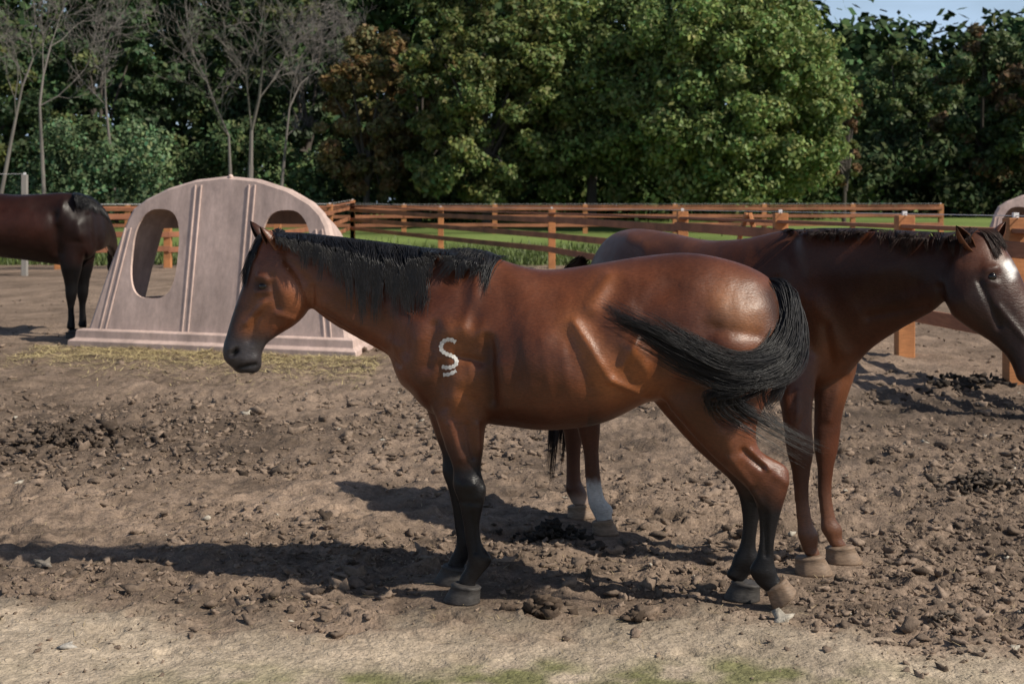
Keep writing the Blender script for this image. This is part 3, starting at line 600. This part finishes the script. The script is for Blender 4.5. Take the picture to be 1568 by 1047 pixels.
# =====================================================  TREES
def leafcloud(cent,rad,n,size,cols,squash=.8):
    k=len(cent); tot=k*n
    idx=np.repeat(np.arange(k),n); d=rng.normal(size=(tot,3)); d/=np.linalg.norm(d,axis=1)[:,None]
    r=rad[idx]*(.35+.75*rng.random(tot)**.7)*(1+.3*np.sin(d[:,0]*5+idx)*np.cos(d[:,2]*4+idx*2)); p=cent[idx]+d*r[:,None]*[1,1,squash]
    nrm=d*.8+rng.normal(size=(tot,3))*.6+[0,0,.3]; nrm/=np.linalg.norm(nrm,axis=1)[:,None]
    a=np.cross(nrm,rng.normal(size=(tot,3))); a/=np.linalg.norm(a,axis=1)[:,None]; b=np.cross(nrm,a)
    s_=size*(.6+.8*rng.random(tot))[:,None]; 
    V=np.stack([p-a*s_,p+b*s_*.6,p+a*s_,p-b*s_*.6],1).reshape(-1,3); Fc=np.arange(tot*4).reshape(-1,4)
    c=cols[idx]*(.7+.6*rng.random((tot,1)))*(1+.15*rng.normal(size=(tot,3))*[1,.3,.5]); c=np.repeat(np.clip(c,.005,.6),4,0)
    return V,Fc,c
def join(parts):
    V=[];Fc=[];C=[];o=0
    for v,f,c in parts: V.append(v);Fc.append(f+o);C.append(c);o+=len(v)
    return np.concatenate(V),np.concatenate(Fc),np.concatenate(C)
def limb(acc,p,q,r0,r1,n=6):
    p=np.array(p,float);q=np.array(q,float);t=q-p;t/=np.linalg.norm(t)+1e-9;a=np.cross(t,[.31,.9,.2]);a/=np.linalg.norm(a);b=np.cross(t,a)
    V=[e+(a*math.cos(6.283*j/n)+b*math.sin(6.283*j/n))*r for e,r in ((p,r0),(q,r1)) for j in range(n)]
    acc.add(V,[(j,(j+1)%n,n+(j+1)%n,n+j) for j in range(n)])
def grow(acc,p,d,L,r,dep,spread,up,rg):
    d=np.array(d,float);d/=np.linalg.norm(d); segs=3 
    for i in range(segs):
        q=p+d*L/segs; r2=r*(1-.2); limb(acc,p,q,r,r2,3 if dep<3 else 6); p=q;r=r2; d=d+rg.normal(size=3)*.16+[0,0,up*.3]; d/=np.linalg.norm(d)
        if dep>0:
            for k in range(1 if i<segs-1 else 2):
                nd=d+rg.normal(size=3)*spread+[0,0,up]; grow(acc,p,nd,L*rg.uniform(.5,.74),max(.012,r*.58),dep-1,spread,up,rg)
def tree(name,a,d,wpx,top,zbase,col,nl,n,size,col2=None,cfrac=.2,shape=1.0,rs=1.0):
    root=empty(name); x=(a-784)*d/F; z0=float(terr(d)); W=wpx*d/F/2; zt=CAMH-(top-312)*d/F; zb=z0+zbase
    zc=(zb+zt)/2; Hh=(zt-zb)/2
    cent=[];rad=[];cols=[]
    while len(cent)<nl:
        u=rng.normal(size=3); u/=np.linalg.norm(u); r=random.random()**.33
        if r<.45: continue
        rr=W*random.uniform(.09,.22)*rs; wz=1.0-.25*max(0,u[2])*shape
        hz=1.0 if u[2]>0 else .85
        hor=math.sqrt(max(0,1-abs(u[2])**3.2))/max(.25,math.hypot(u[0],u[1]))
        c=np.array([x+u[0]*hor*(W-rr*.5)*r*wz,d+u[1]*hor*(W*.8-rr*.5)*r*wz,zc+u[2]*(Hh-rr*.4)*r*hz*1.05])
        if c[2]<z0+.4: continue
        cent.append(c);rad.append(rr)
        cc=np.array(col)*random.uniform(.7,1.25)
        if col2 is not None and random.random()<cfrac: cc=np.array(col2)*random.uniform(.8,1.2)
        cols.append(cc)
    V,Fc,C=leafcloud(np.array(cent),np.array(rad),n,size,np.array(cols))
    obj('crown',np_mesh('crown',V,Fc,C),root,[M_leaf])
    A=Acc(); limb(A,(x,d,z0-.2),(x+.1,d,zc-Hh*.3),W*.04+.08,W*.03+.05,9)
    for i in range(14):
        c=cent[random.randrange(nl)]; m_=np.array([x+.1,d,z0+random.uniform(.35,.7)*(zc-z0)]); mid=(m_*.5+c*.5)+[0,0,.4]; limb(A,m_,mid,.12,.08); limb(A,mid,c,.08,.02)
    me=bpy.data.meshes.new('trunk'); me.from_pydata(A.V,[],A.F); me.update(); obj('trunk',me,root,[M_bark])
GR=(.165,.225,.068)
tree('maple_tree',1110,70,390,-70,.0,GR,250,430,.13,(.205,.26,.085),.4,.6,.9)
tree('maple_tree',905,74,320,-90,.2,(.13,.18,.055),160,380,.14,(.165,.215,.066),.3,.6,.9)
tree('maple_tree',745,72,280,-50,.2,(.130,.165,.052),150,380,.14,(.165,.185,.06),.4,.6,.9)
tree('maple_tree',640,80,210,10,.2,(.135,.145,.052),90,340,.15,(.19,.145,.06),.35,.6)
tree('ash_tree',560,76,170,40,.4,(.165,.145,.062),90,340,.14,(.21,.145,.06),.45,.8)
tree('ash_tree',1292,76,60,100,1.2,(.20,.125,.065),34,320,.14,(.15,.17,.055),.3)
tree('oak_tree',1375,98,180,75,.3,(.095,.132,.05),90,330,.18,(.12,.16,.055),.3)
tree('oak_tree',1500,92,170,40,.3,(.09,.125,.05),90,330,.18,(.17,.125,.065),.3)
tree('oak_tree',1620,88,180,20,.3,(.09,.125,.045),80,300,.18,(.16,.11,.055),.35)
tree('oak_tree',150,86,220,-60,.5,(.06,.10,.042),90,330,.18,(.13,.16,.055),.2)
tree('oak_tree',-40,80,220,20,.5,(.065,.10,.042),80,330,.18,(.14,.16,.055),.25)
tree('oak_tree',330,92,240,-90,.5,(.05,.08,.035),90,330,.19,(.09,.12,.045),.2)
tree('oak_tree',470,90,190,-60,.5,(.055,.084,.037),80,330,.19,(.10,.12,.045),.2)
parts=[]
def mass(a0,a1,d,topf,n,rl,size,col,nl=260,zlo=0):
    a=rng.uniform(a0,a1,n); dd=d*rng.uniform(.95,1.06,n); tp=np.array([topf(q) for q in a]); zt=CAMH-(tp-312)*dd/F; tz=terr(dd); z=tz+zlo+(zt-zlo-tz)*rng.random(n)**.8
    parts.append(leafcloud(np.stack([(a-784)*dd/F,dd,z],1),rl*rng.uniform(.7,1.3,n),nl,size,np.array(col)[None]*rng.uniform(.55,1.4,n)[:,None]))
def tf(a): return np.interp(a,[-300,1150,1230,1290,1340,1400,1450,1520,1568,1900],[-90,-90,20,68,62,72,70,55,40,30])+8*math.sin(a*.13)
mass(-400,1900,125,tf,760,2.7,.5,(.055,.088,.036),120)
mass(-400,1900,112,lambda a:tf(a)+45,440,2.2,.38,(.058,.092,.038),140)
mass(-300,640,84,lambda a:215+22*math.sin(a*.03),180,1.1,.16,(.09,.13,.056),230)
mass(20,260,78,lambda a:215+20*math.sin(a*.05),90,.95,.13,(.105,.155,.078),260)
mass(1280,1900,92,lambda a:220,110,1.3,.2,(.045,.062,.028),160)
mass(600,1280,84,lambda a:230,150,1.4,.2,(.06,.09,.03),160)
V,Fc,C=join(parts); obj('distant_trees',np_mesh('distant_trees',V,Fc,C),None,[M_dark])
def bare(a,d,L,r,seed,lean=(0,0,1),dep=4,spread=.5,h0=3.2):
    rg=np.random.default_rng(seed)
    A=Acc(); x=(a-784)*d/F; root=empty('bare_tree'); z=float(terr(d))
    limb(A,(x,d,z-.2),(x+lean[0]*h0,d,z+h0),r,r*.85,8); grow(A,np.array([x+lean[0]*h0,d,z+h0]),lean,L,r*.8,dep,spread,.14,rg)
    me=bpy.data.meshes.new('branches'); me.from_pydata(A.V,[],A.F); me.update(); obj('branches',me,root,[M_dead])
bare(382,69,5.0,.15,3,(.02,0,1),5); bare(356,70,4.2,.10,8,(-.04,0,1),4); bare(425,75,4.6,.10,12,(.1,0,1),5); bare(70,72,5.0,.11,21,(-.05,0,1),5,.6,4.5); bare(-10,70,4.6,.11,33,(.2,0,1),4,.6,4); bare(180,78,4.4,.10,14,(-.1,0,1),4,.6,5)
# =====================================================  LIGHT / CAMERA
el=math.radians(41); az=math.atan2(1,-.50)
sd=Vector((math.sin(az)*math.cos(el),math.cos(az)*math.cos(el),math.sin(el)))
su=bpy.data.lights.new('sun','SUN'); su.energy=5.0; su.angle=math.radians(.53); su.color=(1,.925,.80)
so=bpy.data.objects.new('sun',su); scene.collection.objects.link(so); so.rotation_euler=sd.to_track_quat('Z','Y').to_euler()
wd=bpy.data.worlds.new('World'); scene.world=wd; wd.use_nodes=True; nt=wd.node_tree; N=nt.nodes; L=nt.links
sky=N.new('ShaderNodeTexSky'); sky.sky_type='NISHITA'; sky.sun_disc=False; sky.sun_elevation=el; sky.sun_rotation=az
tc=N.new('ShaderNodeTexCoord'); sp=N.new('ShaderNodeSeparateXYZ'); L.new(tc.outputs['Generated'],sp.inputs[0])
mp=N.new('ShaderNodeMapping'); mp.inputs['Scale'].default_value=(1,1,3.5); L.new(tc.outputs['Generated'],mp.inputs[0])
nz=N.new('ShaderNodeTexNoise'); nz.inputs['Scale'].default_value=5; nz.inputs['Detail'].default_value=8; L.new(mp.outputs[0],nz.inputs['Vector'])
mr=N.new('ShaderNodeMapRange'); mr.inputs[1].default_value=.38; mr.inputs[2].default_value=.62; mr.inputs[3].default_value=.35; mr.inputs[4].default_value=.95; L.new(nz.outputs[0],mr.inputs[0])
mz=N.new('ShaderNodeMapRange'); mz.inputs[1].default_value=.22; mz.inputs[2].default_value=.40; mz.inputs[3].default_value=1; mz.inputs[4].default_value=0; L.new(sp.outputs[2],mz.inputs[0])
mm=N.new('ShaderNodeMath'); mm.operation='MULTIPLY'; L.new(mr.outputs[0],mm.inputs[0]); L.new(mz.outputs[0],mm.inputs[1])
mx=N.new('ShaderNodeMix'); mx.data_type='RGBA'; L.new(mm.outputs[0],mx.inputs[0]); L.new(sky.outputs[0],mx.inputs[6]); mx.inputs[7].default_value=(6.6,8.8,11.6,1)
bg=N['Background']; bg.inputs[1].default_value=.075; L.new(mx.outputs[2],bg.inputs[0])
cd=bpy.data.cameras.new('camera'); cd.lens=50; cd.sensor_width=36; cd.shift_y=-211/1568; cd.clip_end=2000; cd.clip_start=.05
cd.dof.use_dof=True; cd.dof.focus_distance=6.15; cd.dof.aperture_fstop=5.6
co=bpy.data.objects.new('camera',cd); scene.collection.objects.link(co); co.location=(0,0,CAMH); co.rotation_euler=(math.pi/2,0,0); scene.camera=co
scene.view_settings.view_transform='Standard'; scene.view_settings.look='None'; scene.view_settings.exposure=0
